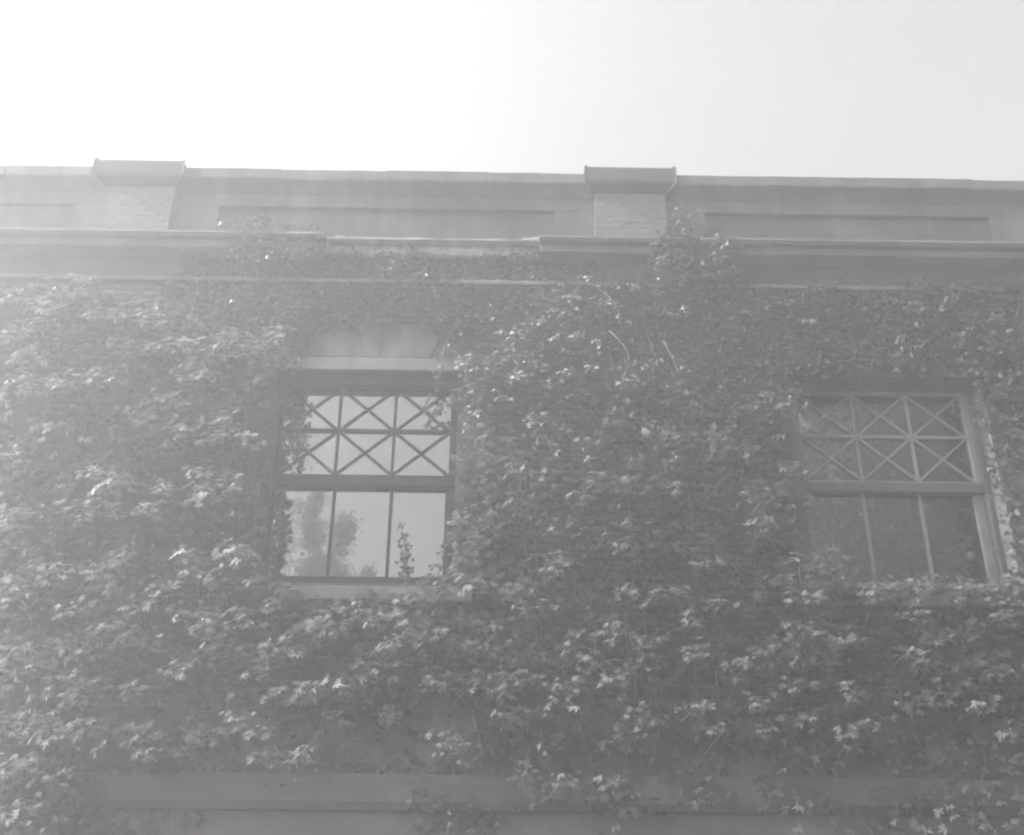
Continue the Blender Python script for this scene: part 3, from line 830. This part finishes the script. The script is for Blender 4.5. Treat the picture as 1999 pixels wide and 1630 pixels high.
strand('short ivy shoot leaning beside the taller one at the sill of the bright window', [(1.58, -.16, 4.68), (1.64, -.16, 4.86), (1.71, -.15, 5.00), (1.80, -.16, 5.16), (1.85, -.2, 5.25)], 30, 0.052, 0.04)
strand('ivy strand hanging from the lintel over the crossed bars of the bright window', [(1.72, -.36, 7.25), (1.70, -.36, 7.08), (1.66, -.30, 6.95), (1.62, -.24, 6.84), (1.54, -.2, 6.74), (1.52, -.18, 6.64)], 30, 0.055, 0.03)
strand('ivy shoot reaching over the frame into the crossed bars near its middle', [(1.95, -.34, 6.78), (1.86, -.28, 6.76), (1.77, -.22, 6.72), (1.68, -.18, 6.68), (1.60, -.16, 6.64)], 30, 0.06, 0.045)
strand('ragged ivy strand trailing down the jamb over the upper crossed panes', [(0.04, -.2, 6.90), (0.11, -.16, 6.72), (0.17, -.14, 6.56), (0.16, -.12, 6.40), (0.20, -.12, 6.25), (0.16, -.12, 6.05)], 120, 0.066, 0.075)
strand('ragged ivy strand trailing over the edge of the lower panes at the jamb', [(0.02, -.12, 5.85), (0.05, -.12, 5.62), (0.12, -.12, 5.42), (0.06, -.12, 5.22), (0.05, -.13, 5.02), (0.12, -.14, 4.85)], 95, 0.064, 0.06)

# ------------------------------------------------------------------ trees across the lawn, seen in the window glass
def tree(label, x, y, h, lobes, trunk_r, n, leaf, seed, loose=0.5):
    r = random.Random(seed)
    t = thing('tree', (x, y, 0), label, 'tree', 'trees across the lawn mirrored in the glass')
    tube('trunk', [(x, y, 0), (x + r.uniform(-.1, .1), y, h * .3), (x + r.uniform(-.2, .2), y + r.uniform(-.2, .2), h * .6), (x, y, h * .9)], trunk_r, trunk_r * .25, M['bark'], t, 8)
    pos = []
    tot = sum(l[3] * l[4] for l in lobes)
    for (lx, ly, lz, lr, lh) in lobes:
        c = np.array([x + lx, y + ly, lz])
        tube('limb', [(x, y, min(lz, h * .8) * .75), (x + lx * .5, y + ly * .5, lz * .9), (x + lx, y + ly, lz + lh * .3)], trunk_r * .35, trunk_r * .08, M['bark'], t, 5)
        k = int(n * lr * lh / tot)
        nc = max(6, k // 40)
        cc = rng.normal(0, 1, (nc, 3)); cc /= np.linalg.norm(cc, axis=1, keepdims=True); cc *= rng.random((nc, 1)) ** .4
        cc = c + cc * np.array([lr, lr, lh])
        pos.append(cc[rng.integers(0, nc, k)] + rng.normal(0, 1, (k, 3)) * np.array([.28, .28, .2]) * max(loose, lr * .5))
    pos = np.concatenate(pos)
    k = len(pos)
    R = frames(rng.normal(0, .6, (k, 3)) + np.array([0, 0, .8]), rng.normal(0, 1, (k, 3)))
    v, f, tn = leaf_cloud(CREEPER, pos, R, rng.uniform(leaf * .7, leaf * 1.2, k), rng.integers(0, 8, k))
    tag(link(bpy.data.objects.new('crown', arrays_mesh('crown', v, f, M['tree_leaf'], tone=tn)), t), kind='stuff')
    return t
tree('slender tree whose dark crown is mirrored low in the bright window', -1.3, -10.0, 9.3,
     [(-0.08, 0, 9.03, 0.18, 0.58), (0.48, 0, 8.91, 0.16, 0.51), (0.15, 0, 8.17, 0.47, 0.35), (1.02, 0, 8.06, 0.1, 0.23), (0.05, 0, 7.34, 0.88, 0.43), (-0.07, 0, 9.67, 0.1, 0.23)], 0.07, 17000, 0.055, 3, 0.30)
tree('taller loose tree beyond it, mirrored as faint wisps in the bright window', -2.2, -11.5, 11.2,
     [(0.02, 0, 9.11, 0.38, 0.83), (0.06, 0, 10.37, 0.46, 0.63), (0.4, 0, 11.2, 0.33, 0.42)], 0.04, 900, 0.06, 4, 0.4)
tree('broad dense tree mirrored as darkness in the grey framed window', 10.4, -9.6, 13.6,
     [(0, 0, 6.5, 3.2, 2.6), (-1.2, 0, 9.3, 2.4, 2.2), (1.4, .4, 9.5, 2.6, 2.2), (0, 0, 11.8, 2.4, 1.7), (-1.6, .3, 11.4, 1.6, 1.5), (2.2, 0, 11.6, 1.6, 1.4)], 0.32, 16000, 0.2, 5)

# ------------------------------------------------------------------ added volume that lifts the blacks, standing in for fading and lens flare
hz, hn, hl, hb = nodes_of('hazy_air')
hn.remove(hb)
vol = hn.new('ShaderNodeVolumePrincipled')
vol.inputs['Color'].default_value = (0.99, 0.975, 0.98, 1)
vol.inputs['Density'].default_value = VEIL_DENSITY
vol.inputs['Anisotropy'].default_value = VEIL_ANISOTROPY
for nm in ('Density Attribute', 'Temperature Attribute', 'Color Attribute'):
    vol.inputs[nm].default_value = ''
hl.new(vol.outputs[0], hn['Material Output'].inputs['Volume'])
added_veil = MB().box(-55, 65, -55, 55, -1.0, 15.4).build('haze', hz)
tag(added_veil, 'pale bright haze filling the air', 'haze', kind='stuff')
